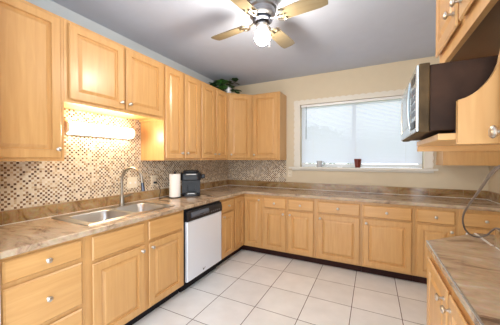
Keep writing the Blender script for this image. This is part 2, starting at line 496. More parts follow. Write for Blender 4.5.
for x in (1.50, 2.11, 2.72):
    V(MB().tube([(x, 0.019, 2.2), (x, 0.019, 1.32)], 0.0012, 5)).build('ladder_cord', M['white'], vb)

# outdoors, seen dimly between the slats
struct(MB().box(-8, 12, 0.2, 16, -0.35, -0.25).build('ground', M['grass']))
sh = thing('garden_shrub', 'leafy green shrub outdoors, seen dimly between the slats of the blind', 'shrub', (0.6, 4.2, -0.25))
b = MB(); rs = random.Random(3)
for i in range(900):
    a, e = rs.uniform(0, 2 * pi), rs.uniform(-0.6, 1.5)
    rad = rs.uniform(0.7, 1.0)
    c = Vector((1.5 * rad * cos(a) * cos(e), 0.9 * rad * sin(a) * cos(e), 1.35 + 1.35 * rad * sin(e)))
    u = Vector((rs.uniform(-1, 1), rs.uniform(-1, 1), rs.uniform(-1, 1))).normalized(); w = u.orthogonal().normalized()
    l = rs.uniform(0.10, 0.18)
    b.add([c - u * l, c + w * l * 0.45, c + u * l, c - w * l * 0.45], [(0, 1, 2, 3)])
b.build('foliage', M['hedge'], sh)
MB().tube([(0, 0, 0), (0.05, 0, 0.9), (0, 0.05, 1.5)], [0.07, 0.05, 0.03], 8).build('trunk', M['card'], sh)

# ------------------------------------------------------------------ cabinets
def knob_mesh():
    b = MB().lathe([(0.0085, 0), (0.0085, -0.003), (0.005, -0.006), (0.005, -0.014), (0.011, -0.018), (0.0155, -0.023),
                    (0.0155, -0.026), (0.012, -0.030), (0.004, -0.0315)], axis='y', n=16)
    o = b.build('knob', M['knob'], None, smooth=True)
    me = o.data; bpy.data.objects.remove(o); return me
KNOB = knob_mesh()
def add_knob(parent, x, y, z):
    o = bpy.data.objects.new('knob', KNOB); COL.objects.link(o); o.parent = parent; o.location = (x, y, z); return o
TH = 0.020
def door(parent, x0, x1, z0, z1, knob=None, name='door'):
    s = min(0.056, (x1 - x0) * 0.24)
    b = MB().rings(x0, x1, z0, z1, [(0.013, -0.0005), (0.011, -0.005), (0, -TH + 0.006), (0.006, -TH), (s, -TH), (s + 0.003, -TH + 0.013), (s + 0.011, -TH + 0.013), (s + 0.034, -TH + 0.001)])
    o = b.build(name, M['wood'], parent)
    if knob: add_knob(o, knob[0], -TH, knob[1])
    return o
def drawer(parent, x0, x1, z0, z1, knob=True, name='drawer'):
    b = MB().rings(x0, x1, z0, z1, [(0.013, -0.0005), (0.011, -0.005), (0, -TH + 0.009), (0.009, -TH)])
    o = b.build(name, M['woodh'], parent)
    if knob: add_knob(o, (x0 + x1) / 2, -TH, (z0 + z1) / 2)
    return o
def carcass(parent, w, d, z0, z1, toe=None, open_top=False):
    """box with a face frame; wall units have a recessed underside"""
    b = MB()
    if open_top:
        b.box(0.0005, w - 0.0005, 0, 0.03, z0, z1).box(0.0005, w - 0.0005, d - 0.02, d, z0, z1)
        b.box(0.0005, 0.02, 0.03, d - 0.02, z0, z1).box(w - 0.02, w - 0.0005, 0.03, d - 0.02, z0, z1).box(0.02, w - 0.02, 0.03, d - 0.02, z0, z0 + 0.02)
    elif toe:
        b.box(0.0005, w - 0.0005, 0, d, z0, z1)
    else:
        r = 0.022
        b.box(0.0005, w - 0.0005, 0, d, z0 + r, z1)
        b.box(0.0005, w - 0.0005, 0, 0.02, z0, z0 + r).box(0.0005, 0.018, 0.02, d, z0, z0 + r).box(w - 0.018, w - 0.0005, 0.02, d, z0, z0 + r)
    o = b.build('body', M['wood'], parent)
    if toe:
        MB().box(0.0005, w - 0.0005, 0.075, d, 0.0, z0 - 0.0005).build('toe_kick', M[toe], parent)
    return o
R90 = pi / 2
def left_unit(name, label, y0, y1, z0, z1, face, toe=None, group=None, open_top=False):
    r = thing(name, label, 'cabinet', (face, y0, 0), R90, group)
    carcass(r, y1 - y0, face - XL - 0.005, z0, z1, toe, open_top); return r
def back_unit(name, label, x0, x1, z0, z1, face, toe=None, group=None):
    r = thing(name, label, 'cabinet', (x0, face, 0), 0, group)
    carcass(r, x1 - x0, -face - 0.005, z0, z1, toe); return r
def right_unit(name, label, y0, y1, z0, z1, face, back, toe=None, group=None):
    r = thing(name, label, 'cabinet', (face, y0, 0), -R90, group)
    carcass(r, y0 - y1, back - face, z0, z1, toe); return r

UG = 'maple wall cabinets'; BG = 'maple base cabinets'
UT = 2.407; UF = 0.32; DT = 2.385; DB = 1.393
def rel(y0, *ys): return [y - y0 for y in ys]
# wall cabinets of the left wall
u = left_unit('wall_cabinet', 'tall maple wall cabinet with one wide door, nearest the camera over the counter', -3.285, -2.831, 1.372, UT, UF, group=UG)
a, c = rel(-3.285, -3.262, -2.855); door(u, a, c, DB, DT, (c - 0.028, 1.455))
u = left_unit('wall_cabinet', 'short two-door maple wall cabinet over the sink and lit strip light', -2.830, -1.886, 1.803, UT, UF, group=UG)
a, c = rel(-2.830, -2.802, -2.362); door(u, a, c, 1.828, DT, (c - 0.03, 1.885))
a, c = rel(-2.830, -2.340, -1.912); door(u, a, c, 1.828, DT, (a + 0.03, 1.885))
u = left_unit('wall_cabinet', 'tall narrow-doored maple wall cabinet next to the short one, above paper towels', -1.886, -1.272, 1.372, UT, UF, group=UG)
a, c = rel(-1.886, -1.872, -1.600); door(u, a, c, DB, DT, (c - 0.03, 1.455))
a, c = rel(-1.886, -1.572, -1.294); door(u, a, c, DB, DT, (a + 0.03, 1.455))
u = left_unit('wall_cabinet', 'tall two-door maple wall cabinet beside the diagonal corner cabinet, above the coffee maker', -1.272, -0.602, 1.372, UT, UF, group=UG)
a, c = rel(-1.272, -1.250, -0.945); door(u, a, c, DB, DT, (c - 0.03, 1.455))
a, c = rel(-1.272, -0.912, -0.618); door(u, a, c, DB, DT, (a + 0.03, 1.455))
# diagonal corner
ang = math.atan2(-0.32 + 0.60, 0.61 - 0.32)
u = thing('corner_wall_cabinet', 'diagonal maple corner wall cabinet beneath the potted plant', 'cabinet', (0.32, -0.60, 0), ang, UG)
poly = [(XL + 0.005, -0.60), (0.32, -0.60), (0.609, -0.32), (0.609, -0.005), (XL + 0.005, -0.005)]
ca, sa = cos(-ang), sin(-ang)
pl = [((x - 0.32) * ca - (y + 0.60) * sa, (x - 0.32) * sa + (y + 0.60) * ca) for x, y in poly]
MB().prism(pl, 1.372, UT).build('body', M['wood'], u)
L = math.hypot(0.29, 0.28)
door(u, 0.022, L - 0.022, DB, DT, (0.055, 1.455))
u = back_unit('wall_cabinet', 'single-door maple wall cabinet on the back wall beside the window', 0.611, 1.075, 1.372, UT, -0.32, group=UG)
door(u, 0.022, 0.442, DB, DT, (0.052, 1.455))
u = back_unit('wall_cabinet', 'shaded maple wall cabinet right of the window, partly behind the microwave shelf', 3.046, XR - 0.003, 1.315, 2.37, -0.33, group=UG)
door(u, 0.022, 0.470, 1.475, 2.345, (0.44, 1.54))

# base cabinets of the left run
BF = 0.61; BZ0, BZ1 = 0.10, 0.8755
u = left_unit('base_cabinet', 'maple base cabinet of three stacked drawers beside the sink cabinet', -3.285, -2.858, BZ0, BZ1, BF, 'toe_black', BG)
a, c = rel(-3.285, -3.268, -2.882)
drawer(u, a, c, 0.735, 0.857); drawer(u, a, c, 0.432, 0.708); drawer(u, a, c, 0.122, 0.405)
u = left_unit('sink_base_cabinet', 'wide maple base cabinet under the sink with two doors and plain false drawer fronts', -2.858, -1.905, BZ0, BZ1, BF, 'toe_black', BG, True)
a, c = rel(-2.858, -2.818, -2.394)
drawer(u, a, c, 0.690, 0.855, False, 'false_drawer_front'); door(u, a, c, 0.115, 0.668, (c - 0.03, 0.628))
a, c = rel(-2.858, -2.349, -1.935)
drawer(u, a, c, 0.690, 0.855, False, 'false_drawer_front'); door(u, a, c, 0.115, 0.668, (a + 0.03, 0.628))
u = left_unit('base_cabinet', 'narrow maple base cabinet with drawer over door, beside the dishwasher', -1.238, -0.905, BZ0, BZ1, BF, 'toe_black', BG)
a, c = rel(-1.238, -1.222, -0.928)
drawer(u, a, c, 0.700, 0.845); door(u, a, c, 0.118, 0.680, (a + 0.03, 0.645))
# L-shaped corner base
u = thing('corner_base_cabinet', 'maple corner base cabinet with two full-height doors meeting in the inner corner', 'cabinet', (0.61, -0.61, 0), 0, BG)
L6 = [(XL + 0.005, -0.005), (0.925, -0.005), (0.925, -0.61), (0.61, -0.61), (0.61, -0.9045), (XL + 0.005, -0.9045)]
MB().prism([(x - 0.61, y + 0.61) for x, y in L6], BZ0, BZ1).build('body', M['wood'], u)
L6 = [(XL + 0.005, -0.005), (0.925, -0.005), (0.925, -0.535), (0.535, -0.535), (0.535, -0.9045), (XL + 0.005, -0.9045)]
MB().prism([(x - 0.61, y + 0.61) for x, y in L6], 0, BZ0 - 0.0005).build('toe_kick', M['toe_brown'], u)
door(u, 0.024, 0.296, 0.118, 0.842, (0.296 - 0.03, 0.80))
d = door(u, -0.278, -0.024, 0.118, 0.842); d.rotation_euler = (0, 0, R90)
# back run
def back_base(label, x0, x1, f0, f1, knob_side, toe='toe_brown'):
    u = back_unit('base_cabinet', label, x0, x1, BZ0, BZ1, -0.61, toe, BG)
    a, c = f0 - x0, f1 - x0
    drawer(u, a, c, 0.700, 0.842)
    door(u, a, c, 0.118, 0.680, ((c - 0.032) if knob_side == 'r' else (a + 0.032), 0.632))
back_base('maple base cabinet with drawer over door, next to the inner corner doors', 0.926, 1.286, 0.946, 1.270, 'r')
back_base('maple base cabinet with drawer over door, below the pale mug', 1.287, 1.670, 1.302, 1.645, 'l')
back_base('wide maple base cabinet with drawer over door, below the red tumbler', 1.671, 2.210, 1.700, 2.192, 'l')
back_base('wide maple base cabinet with drawer over door, below the far end of the sill', 2.211, 2.740, 2.232, 2.716, 'l')
back_base('maple base cabinet partly hidden behind the front end of the peninsula counter', 2.741, 3.118, 2.764, 3.092, 'r')
back_base('maple base cabinet at the end of the back run, behind the hanging cord', 3.119, XR - 0.003, 3.150, 3.510, 'l')

# peninsula at the right: shallow units on the partition wall
u = thing('peninsula_base_cabinet', 'shallow maple base cabinet with two doors under the angled peninsula counter', 'cabinet', (2.62, -2.12, 0), -R90, BG)
pp = [(2.62, -3.02), (2.62, -2.12), (2.925, -1.815), (2.925, -3.02)]
toL = lambda x, y: (-(y + 2.12), x - 2.62)
MB().prism([toL(*p) for p in pp], BZ0, BZ1).build('body', M['wood'], u)
MB().prism([toL(*p) for p in [(2.695, -3.02), (2.695, -2.15), (2.925, -1.92), (2.925, -3.02)]], 0, BZ0 - 0.0005).build('toe_kick', M['toe_brown'], u)
door(u, 0.035, 0.435, 0.118, 0.842, (0.395, 0.79)); door(u, 0.460, 0.870, 0.118, 0.842, (0.492, 0.79))
u = right_unit('base_cabinet', 'shallow maple base cabinet of the peninsula, closest to the camera', -3.021, -3.60, BZ0, BZ1, 2.62, 2.935, 'toe_brown', BG)
door(u, 0.03, 0.28, 0.118, 0.842, (0.25, 0.79)); door(u, 0.30, 0.55, 0.118, 0.842, (0.33, 0.79))
u = right_unit('wall_cabinet', 'short two-door maple wall cabinet high over the microwave', -2.295, -2.984, 1.835, 2.42, 2.62, 2.935, group=UG)
MB().box(0.0185, 0.670, 0.0205, 0.31, 1.850, 1.8565).build('bottom_panel', M['underside'], u)['label'] = 'dark reddish brown bottom panel, its colour carrying the shade under the cabinet'
door(u, 0.012, 0.345, 1.885, 2.40, (0.315, 1.945)); door(u, 0.375, 0.675, 1.885, 2.40, (0.405, 1.945))
u = right_unit('wall_cabinet', 'tall maple wall cabinet at the frame edge next to the microwave', -2.985, -3.70, 1.39, 2.42, 2.62, 2.935, group=UG)
door(u, 0.016, 0.35, 1.412, 2.40, (0.06, 1.449)); door(u, 0.37, 0.70, 1.412, 2.40, (0.67, 1.449))

# ------------------------------------------------------------------ counters
def cells(xs, ys, inside, z0, z1):
    b = MB(); idx = {}
    def vid(i, j, t):
        k = (i, j, t)
        if k not in idx:
            idx[k] = len(b.v); b.v.append((xs[i], ys[j], z1 if t else z0))
        return idx[k]
    nx, ny = len(xs) - 1, len(ys) - 1
    ins = [[inside((xs[i] + xs[i + 1]) / 2, (ys[j] + ys[j + 1]) / 2) for j in range(ny)] for i in range(nx)]
    g = lambda i, j: 0 <= i < nx and 0 <= j < ny and ins[i][j]
    for i in range(nx):
        for j in range(ny):
            if not ins[i][j]: continue
            for t in (0, 1): b.f.append((vid(i, j, t), vid(i + 1, j, t), vid(i + 1, j + 1, t), vid(i, j + 1, t)))
            for (di, dj, p, q) in ((-1, 0, (i, j), (i, j + 1)), (1, 0, (i + 1, j), (i + 1, j + 1)), (0, -1, (i, j), (i + 1, j)), (0, 1, (i, j + 1), (i + 1, j + 1))):
                if not g(i + di, j + dj): b.f.append((vid(*p, 0), vid(*q, 0), vid(*q, 1), vid(*p, 1)))
    return b
CZ0, CZ1 = 0.876, 0.914
SX0, SX1, SY0, SY1 = 0.045, 0.535, -2.775, -1.975      # sink cut-out
ct = thing('countertop', 'long L-shaped brown stone-look countertop along the sink wall and window wall', 'countertop', (0.3, -0.3, CZ0))
def inside(x, y):
    if SX0 < x < SX1 and SY0 < y < SY1: return False
    return x < 0.645 or y > -0.645
b = cells([XL + 0.001, SX0, SX1, 0.645, XR - 0.001], [-3.286, SY0, SY1, -0.645, -0.001], inside, CZ0, CZ1)
def off(mb, o): mb.v = [(p[0] - o[0], p[1] - o[1], p[2] - o[2]) for p in mb.v]; return mb
OC = (0.3, -0.3, CZ0)
off(b, OC).build('worktop', M['counter'], ct, bevel=0.008, seg=3)
def splash(x0, x1, y0, y1, parent, o, along, z1=1.0125, step=0.335, start=0.0, front=1):
    """a row of stone tiles with pale joints between and above them"""
    z0 = CZ1 + 0.0003
    e = 0.0025
    b = MB()
    lo, hi = (x0, x1) if along == 'x' else (y0, y1)
    t = lo
    while t < hi - 0.01:
        q = min(hi, t + (step if t > lo or not start else start))
        if along == 'x': b.box(t + 0.0015, q - 0.0015, y0, y1, z0 + 0.004, z1)
        else: b.box(x0, x1, t + 0.0015, q - 0.0015, z0 + 0.004, z1)
        t = q
    off(b, o).build('backsplash', M['splash'], parent)
    g = MB().box(x0 + e, x1 - e, y0 + e, y1 - e, z0, z1 + 0.0035)
    off(g, o).build('backsplash_joint', M['joint'], parent)
    if along == 'x': q = MB().box(x0 + 0.02, x1 - 0.001, y0 - 0.004, y0 - 0.0003, z0, z0 + 0.004)
    elif front > 0: q = MB().box(x1 + 0.0003, x1 + 0.004, y0, y1 - 0.001, z0, z0 + 0.004)
    else: q = MB().box(x0 - 0.004, x0 - 0.0003, y0 + 0.001, y1 - 0.025, z0, z0 + 0.004)
    off(q, o).build('caulk_line', M['strip_edge'], parent)
splash(XL + 0.0005, XL + 0.02, -3.286, -0.0205, ct, OC, 'y', start=0.23)
splash(XL + 0.0005, XR - 0.0205, -0.02, -0.0005, ct, OC, 'x')
splash(XR - 0.02, XR - 0.0005, -0.645, -0.0005, ct, OC, 'y', front=-1)
pc = thing('peninsula_countertop', 'brown stone-look peninsula countertop with an angled end, near the camera', 'countertop', (2.6, -2.0, CZ0))
OP = (2.6, -2.0, CZ0)
b = MB().prism([(2.605, -3.62), (2.605, -2.09), (2.92, -1.77), (3.10, -1.77), (3.10, -2.055), (2.935, -2.055), (2.935, -3.62)], CZ0, CZ1)
off(b, OP).build('worktop', M['counter'], pc, bevel=0.008, seg=3)
b = MB().box(2.6035, 2.612, -3.62, -2.094, CZ1 - 0.004, CZ1 + 0.0012)  # pale strip added as the bright glint along the worktop's front edge
off(b, OP).build('edge_highlight', M['mwfront'], pc, bevel=0.0015)['label'] = 'pale strip drawn as the highlight on the counter edge'
splash(2.916, 2.9345, -3.62, -2.045, pc, OP, 'y', 1.006, front=-1)
b = MB().box(2.902, 2.914, -2.045, -1.795, CZ1 + 0.0003, CZ1 + 0.003)
off(b, OP).build('seam_strip', M['strip_edge'], pc)

# ------------------------------------------------------------------ sink and faucet
def rrect(x0, x1, y0, y1, r, z, n=5):
    out = []
    for cx, cy, a0 in ((x1 - r, y1 - r, 0), (x0 + r, y1 - r, 90), (x0 + r, y0 + r, 180), (x1 - r, y0 + r, 270)):
        for k in range(n + 1):
            a = radians(a0 + 90 * k / n); out.append(Vector((cx + r * cos(a), cy + r * sin(a), z)))
    return out
sk = thing('kitchen_sink', 'double-bowl stainless steel drop-in sink set in the brown countertop', 'sink', (0.29, -2.375, CZ1))
OS = Vector((0.29, -2.375, CZ1))
bm = bmesh.new()
def loop(pts):
    vs = [bm.verts.new(p - OS) for p in pts]
    for i in range(len(vs)): bm.edges.new((vs[i], vs[(i + 1) % len(vs)]))
    return vs
zt = CZ1 + 0.006
outer = loop(rrect(0.025, 0.553, -2.795, -1.955, 0.03, zt))
bowls = [(0.125, 0.500, -2.735, -2.395), (0.125, 0.500, -2.355, -2.015)]
tops = [loop(rrect(*q, 0.06, zt)) for q in bowls]
bmesh.ops.triangle_fill(bm, use_beauty=True, edges=list(bm.edges))
low = loop(rrect(0.020, 0.558, -2.80, -1.95, 0.033, CZ1 + 0.0006))
def bridge(a, c):
    for i in range(len(a)): bm.faces.new((a[i], a[(i + 1) % len(a)], c[(i + 1) % len(a)], c[i]))
bridge(outer, low)
for q, t in zip(bowls, tops):
    prev = t
    for ins, dz, r in ((0.006, -0.008, 0.058), (0.014, -0.12, 0.055), (0.030, -0.155, 0.045), (0.07, -0.163, 0.03)):
        cur = loop(rrect(q[0] + ins, q[1] - ins, q[2] + ins, q[3] - ins, r, zt + dz)); bridge(prev, cur); prev = cur
    bm.faces.new(prev)
bmesh.ops.recalc_face_normals(bm, faces=bm.faces)
me = bpy.data.meshes.new('basin'); bm.to_mesh(me); bm.free()
me.materials.append(M['steel'])
for p in me.polygons: p.use_smooth = True
me.set_sharp_from_angle(angle=radians(50))
o = bpy.data.objects.new('basin', me); COL.objects.link(o); o.parent = sk
for q in bowls:
    cx, cy = (q[0] + q[1]) / 2 - OS.x, (q[2] + q[3]) / 2 - OS.y
    MB().lathe([(0.045, -0.1565), (0.043, -0.1535), (0.03, -0.1555), (0.002, -0.1555)], (cx, cy, 0), n=20).build('drain', M['nickel'], sk, smooth=True)
fc = thing('kitchen_faucet', 'tall gooseneck pull-down faucet in brushed nickel behind the sink', 'faucet', (0.078, -2.205, zt), radians(8))
MB().lathe([(0.030, 0.0005), (0.030, 0.006), (0.025, 0.012), (0.021, 0.03), (0.021, 0.10), (0.015, 0.108)], n=20).build('base', M['nickel'], fc, smooth=True)
pts = [(0, 0, 0.09), (0, 0, 0.25)]
for k in range(13):
    a = pi - pi * k / 12; pts.append((0.125 + 0.125 * cos(a), 0, 0.255 + 0.125 * sin(a)))
pts += [(0.255, 0, 0.235)]
MB().tube(pts, 0.0125, 12).build('spout', M['nickel'], fc, smooth=True)
MB().tube([(0.255, 0, 0.236), (0.262, 0, 0.185), (0.266, 0, 0.155)], [0.015, 0.017, 0.018], 12).build('spray_head', M['darkmetal'], fc, smooth=True)
MB().tube([(0.0, 0.018, 0.085), (0.0, 0.06, 0.09), (0.01, 0.13, 0.098)], [0.014, 0.012, 0.009], 10).build('lever', M['nickel'], fc, smooth=True)

# ------------------------------------------------------------------ dishwasher
dw = thing('dishwasher', 'stainless front dishwasher with black control panel between the sink and narrow cabinet', 'dishwasher', (0.61, -1.893, 0), R90)
wd = 0.645
MB().box(0.004, wd - 0.004, 0, 0.58, 0.105, 0.872).build('tub', M['black'], dw)
MB().rings(0.008, wd - 0.006, 0.118, 0.738, [(0, -0.001), (0, -0.026), (0.006, -0.032)]).build('door', M['dw'], dw)
b = MB().prism([(-0.001, 0.742), (-0.036, 0.742), (-0.040, 0.750), (-0.040, 0.80), (-0.030, 0.848), (-0.001, 0.852)], 0.008, wd - 0.006, 'x')
cp = b.build('control_panel', M['black'], dw, bevel=0.002)
b = MB().prism([(-0.041, 0.775), (-0.050, 0.778), (-0.052, 0.800), (-0.040, 0.826), (-0.033, 0.830)], 0.06, 0.36, 'x')
b.build('handle', M['grey'], cp, bevel=0.003)
b = MB()
for k in range(5): b.box(0.40 + k * 0.04, 0.425 + k * 0.04, -0.0425, -0.0395, 0.768, 0.782)
b.build('button', M['grey'], cp)
MB().box(0.19, 0.25, -0.0525, -0.0495, 0.787, 0.797).build('badge', M['black'], cp)
b = MB().add([(0.26, -0.0326, 0.185), (0.272, -0.0326, 0.160), (0.318, -0.0326, 0.178), (0.275, -0.0326, 0.150), (0.264, -0.0326, 0.152)], [(0, 1, 4), (1, 2, 3), (1, 3, 4)])
b.build('emblem', M['black'], dw)
MB().box(0.004, wd - 0.004, 0.055, 0.58, 0.0, 0.104).build('toe_panel', M['toe_black'], dw)

# ------------------------------------------------------------------ fluorescent over the sink
fl = thing('strip_light', 'lit fluorescent strip light mounted on the mosaic under the short cabinet', 'light', (XL + 0.0045, -2.68, 1.60), R90)
MB().box(0.0, 0.655, -0.03, 0, 0.0, 0.115).build('housing', M['white'], fl, bevel=0.004)
pr = [(-0.0305, 0.006), (-0.075, 0.015), (-0.092, 0.045), (-0.088, 0.085), (-0.060, 0.108), (-0.0305, 0.111)]
MB().prism(pr, 0.022, 0.633, 'x').build('lens', M['strip'], fl)
for x0, x1 in ((0.0, 0.0205), (0.6345, 0.655)):
    MB().prism([(-0.0305, 0.002), (-0.079, 0.011), (-0.097, 0.043), (-0.092, 0.089), (-0.062, 0.112), (-0.0305, 0.114)], x0, x1, 'x').build('end_cap', M['plastic'], fl)

# ------------------------------------------------------------------ switch plates
def plate(name, label, cat, loc, rz, w, h, kind):
    r = thing(name, label, cat, loc, rz)
    MB().rings(-w / 2, w / 2, -h / 2, h / 2, [(0, -0.0003), (0, -0.004), (0.004, -0.006)]).build('cover_plate', M['plastic'], r)
    if kind == 'switch':
        for x in (-w / 4, w / 4):
            MB().box(x - 0.006, x + 0.006, -0.016, -0.0055, -0.012, 0.008).build('toggle', M['white'], r)
    else:
        for z in (-0.024, 0.024):
            s_ = MB().lathe([(0.016, -0.0055), (0.016, -0.008), (0.001, -0.008)], (0, 0, z), 'y', 14).build('socket', M['plastic'], r)
            MB().box(-0.007, -0.004, -0.0088, -0.0078, z, z + 0.008).box(0.004, 0.007, -0.0088, -0.0078, z, z + 0.008).build('slots', M['grey'], s_)
    return r
plate('light_switch', 'cream double light switch plate on the mosaic behind the faucet', 'switch', (XL + 0.0045, -1.998, 1.128), R90, 0.122, 0.118, 'switch')
plate('power_outlet', 'cream power outlet on the mosaic with a black plug in it', 'outlet', (XL + 0.0045, -1.712, 1.130), R90, 0.074, 0.115, 'outlet')
plate('power_outlet', 'cream power outlet on the window wall below the end of the sill', 'outlet', (1.135, -0.0005, 1.155), 0, 0.074, 0.115, 'outlet')

# ------------------------------------------------------------------ counter things
Z = CZ1 + 0.0005
ph = thing('paper_towel_holder', 'dark paper towel holder standing on the countertop inside the white roll', 'holder', (0.155, -1.55, Z))
MB().lathe([(0.075, 0), (0.075, 0.006), (0.068, 0.010), (0.012, 0.011)], n=28).build('base', M['black'], ph, smooth=True)
MB().lathe([(0.007, 0.011), (0.007, 0.30), (0.011, 0.305), (0.011, 0.315), (0.004, 0.32)], n=12).build('rod', M['darkmetal'], ph, smooth=True)
pt = thing('paper_towel_roll', 'white paper towel roll standing on end beside the coffee maker', 'paper towels', (0.155, -1.55, Z + 0.0115))
MB().lathe([(0.020, 0), (0.066, 0), (0.0665, 0.003), (0.0665, 0.276), (0.066, 0.279), (0.020, 0.279)], n=32, cap=False).build('sheets', M['paper'], pt, smooth=True)
MB().lathe([(0.0195, 0), (0.0195, 0.279), (0.017, 0.279), (0.017, 0)], n=20, cap=False).build('core', M['card'], pt, smooth=True)

cm = thing('coffee_maker', 'black single-cup coffee maker on the countertop beside the paper towels', 'coffee maker', (0.185, -1.285, Z), radians(40))
b = MB().prism([(p.x, p.y) for p in rrect(-0.115, 0.115, -0.16, 0.14, 0.05, 0)], 0, 0.028)
b.build('base', M['black'], cm, bevel=0.004)
MB().prism([(p.x, p.y) for p in rrect(-0.07, 0.07, -0.150, -0.02, 0.03, 0)], 0.0285, 0.038).build('drip_tray', M['steel'], cm, bevel=0.002)
b = MB()
b.box(-0.115, 0.115, 0.02, 0.135, 0.0285, 0.20)
for sx in (-1, 1):
    n = [(sx * 0.115, 0.0285), (sx * 0.115, 0.2), (0, 0.2), (0, 0.175)]
    n += [(sx * 0.055 * sin(radians(k * 15)), 0.12 + 0.055 * cos(radians(k * 15))) for k in range(1, 7)] + [(sx * 0.055, 0.0285)]
    b.prism(n, -0.06, 0.02, 'y')
b.build('column', M['black'], cm)
b = MB().prism([(p.x, p.y) for p in rrect(-0.135, 0.125, -0.14, 0.13, 0.05, 0)], 0.2005, 0.295)
b.build('brew_head', M['black'], cm, smooth=False, bevel=0.01)
b = MB().prism([(p.x, p.y) for p in rrect(-0.10, 0.10, -0.13, 0.11, 0.06, 0)], 0.2955, 0.325)
b.build('lid', M['black'], cm, bevel=0.012)
MB().tube([(-0.07, -0.14, 0.275), (-0.06, -0.172, 0.28), (0.06, -0.172, 0.28), (0.07, -0.14, 0.275)], 0.008, 8).build('lid_handle', M['steel'], cm, smooth=True)
MB().box(0.1255, 0.180, -0.03, 0.08, 0.215, 0.27).build('water_tank', M['black'], cm, bevel=0.01)

# its power cord, plugged into the outlet on the mosaic
MI = (Matrix.Translation((0.185, -1.285, Z)) @ Matrix.Rotation(radians(40), 4, 'Z')).inverted()
def CM(mb): mb.v = [tuple(MI @ Vector(p)) for p in mb.v]; return mb
OP_ = Vector((0.0, -1.712, 1.105))
pts = [(0.014, 0, 0), (0.04, 0.01, -0.02), (0.05, 0.03, -0.10), (0.06, 0.0, -0.17), (0.09, -0.01, -0.186), (0.05, 0.06, -0.1865), (0.03, 0.2, -0.1865), (0.05, 0.36, -0.1865)]
pcord = CM(MB().tube([OP_ + Vector(q) for q in pts], 0.0035, 8, 6)).build('power_cord', M['black'], cm, smooth=True)
CM(MB().box(-0.018, 0.014, -1.726, -1.698, 1.093, 1.117)).build('plug', M['black'], pcord, bevel=0.004)

# cups on the sill
SZ = WZ0 + 0.0025
mg = thing('coffee_mug', 'pale grey coffee mug with handle standing on the window sill', 'mug', (1.605, -0.032, SZ))
MB().lathe([(0.002, 0), (0.034, 0), (0.039, 0.004), (0.041, 0.05), (0.0405, 0.095), (0.0375, 0.095), (0.037, 0.05), (0.034, 0.008), (0.002, 0.008)], n=24).build('cup', M['mug'], mg, smooth=True)
MB().tube([(0.039, 0, 0.078), (0.062, 0, 0.080), (0.075, 0, 0.058), (0.066, 0, 0.032), (0.039, 0, 0.022)], 0.0055, 8, 5).build('handle', M['mug'], mg, smooth=True)
tb = MB().lathe([(0.002, 0), (0.032, 0), (0.034, 0.004), (0.049, 0.125), (0.0465, 0.125), (0.032, 0.008), (0.002, 0.008)], n=24).build('tumbler', M['cup'], None, smooth=True)
tb.location = (2.138, -0.03, SZ); tag(tb, 'dark red plastic tumbler standing on the window sill', 'cup')

# ------------------------------------------------------------------ plant on the corner cabinet
pl_ = thing('potted_plant', 'dark green trailing plant in a white pot on top of the corner cabinets', 'plant', (0.262, -0.475, UT + 0.0005))
MB().lathe([(0.002, 0), (0.042, 0), (0.054, 0.10), (0.057, 0.112), (0.052, 0.112), (0.049, 0.098), (0.002, 0.098)], n=24).build('pot', M['pot'], pl_, smooth=True)
rs = random.Random(11)
def leaf(b, base, d, l, w, droop):
    d = d.normalized(); side = d.cross(Vector((0, 0, 1)))
    if side.length < 0.1: side = Vector((1, 0, 0))
    side.normalize(); nrm = side.cross(d)
    vs = []
    prof = [(0, 0.0), (0.12, 0.42), (0.35, 0.5), (0.65, 0.34), (0.88, 0.13), (1.0, 0.0)]
    for t, ww in prof:
        c = base + d * (l * t) - Vector((0, 0, 1)) * droop * t * t
        vs += [c - side * ww * w + nrm * 0.012 * (ww > 0), c, c + side * ww * w + nrm * 0.012 * (ww > 0)]
    fs = []
    for i in range(len(prof) - 1):
        for k in (0, 1): fs.append((i * 3 + k, i * 3 + k + 1, i * 3 + 3 + k + 1, i * 3 + 3 + k))
    b.add(vs, fs)
b1, b2, bs = MB(), MB(), MB()
rt = Vector((0.894, 0.449, 0)); tocam = Vector((0.449, -0.894, 0))
for i in range(64):
    if i < 44:
        off_ = rt * rs.uniform(-0.25, -0.02) + tocam * rs.uniform(-0.05, 0.09); zz = rs.uniform(0.045, 0.215); tgt = b1 if i < 30 else b2
        if i >= 30: off_ = rt * rs.uniform(-0.10, 0.02) + tocam * rs.uniform(-0.02, 0.1)
    else:
        off_ = rt * rs.uniform(0.03, 0.13) + tocam * rs.uniform(0.0, 0.09); zz = rs.choice((0.05, 0.07, 0.17, 0.2)) + rs.uniform(-0.02, 0.02); tgt = b1
        if i > 55: continue
    p = off_ + Vector((0, 0, zz))
    d = (off_ * 2 + tocam * 0.15 + Vector((rs.uniform(-1, 1), rs.uniform(-1, 1), rs.uniform(-0.6, 0.5))) * 0.35)
    leaf(tgt, p, d, rs.uniform(0.09, 0.13), rs.uniform(0.085, 0.11), rs.uniform(0.0, 0.03))
    if i % 3 == 0: bs.tube([(0, 0, 0.10), off_ * 0.5 + Vector((0, 0, max(zz, 0.12) + 0.02)), p], 0.003, 5, 4)
for bb in (b1, b2):      # keep every leaf under the ceiling and over the cabinet tops
    bb.v = [(p[0], p[1], min(max(p[2], 0.006), 0.268)) for p in bb.v]
bs.v = [(p[0], p[1], min(max(p[2], 0.004), 0.268)) for p in bs.v]
b1.build('dark_foliage', M['leaf'], pl_, smooth=True); b2.build('bright_foliage', M['leaf2'], pl_, smooth=True)
bs.build('stems', M['stem'], pl_, smooth=True)
MB().lathe([(0.048, 0.0985), (0.048, 0.104), (0.002, 0.106)], n=20).build('soil', M['soil'], pl_)

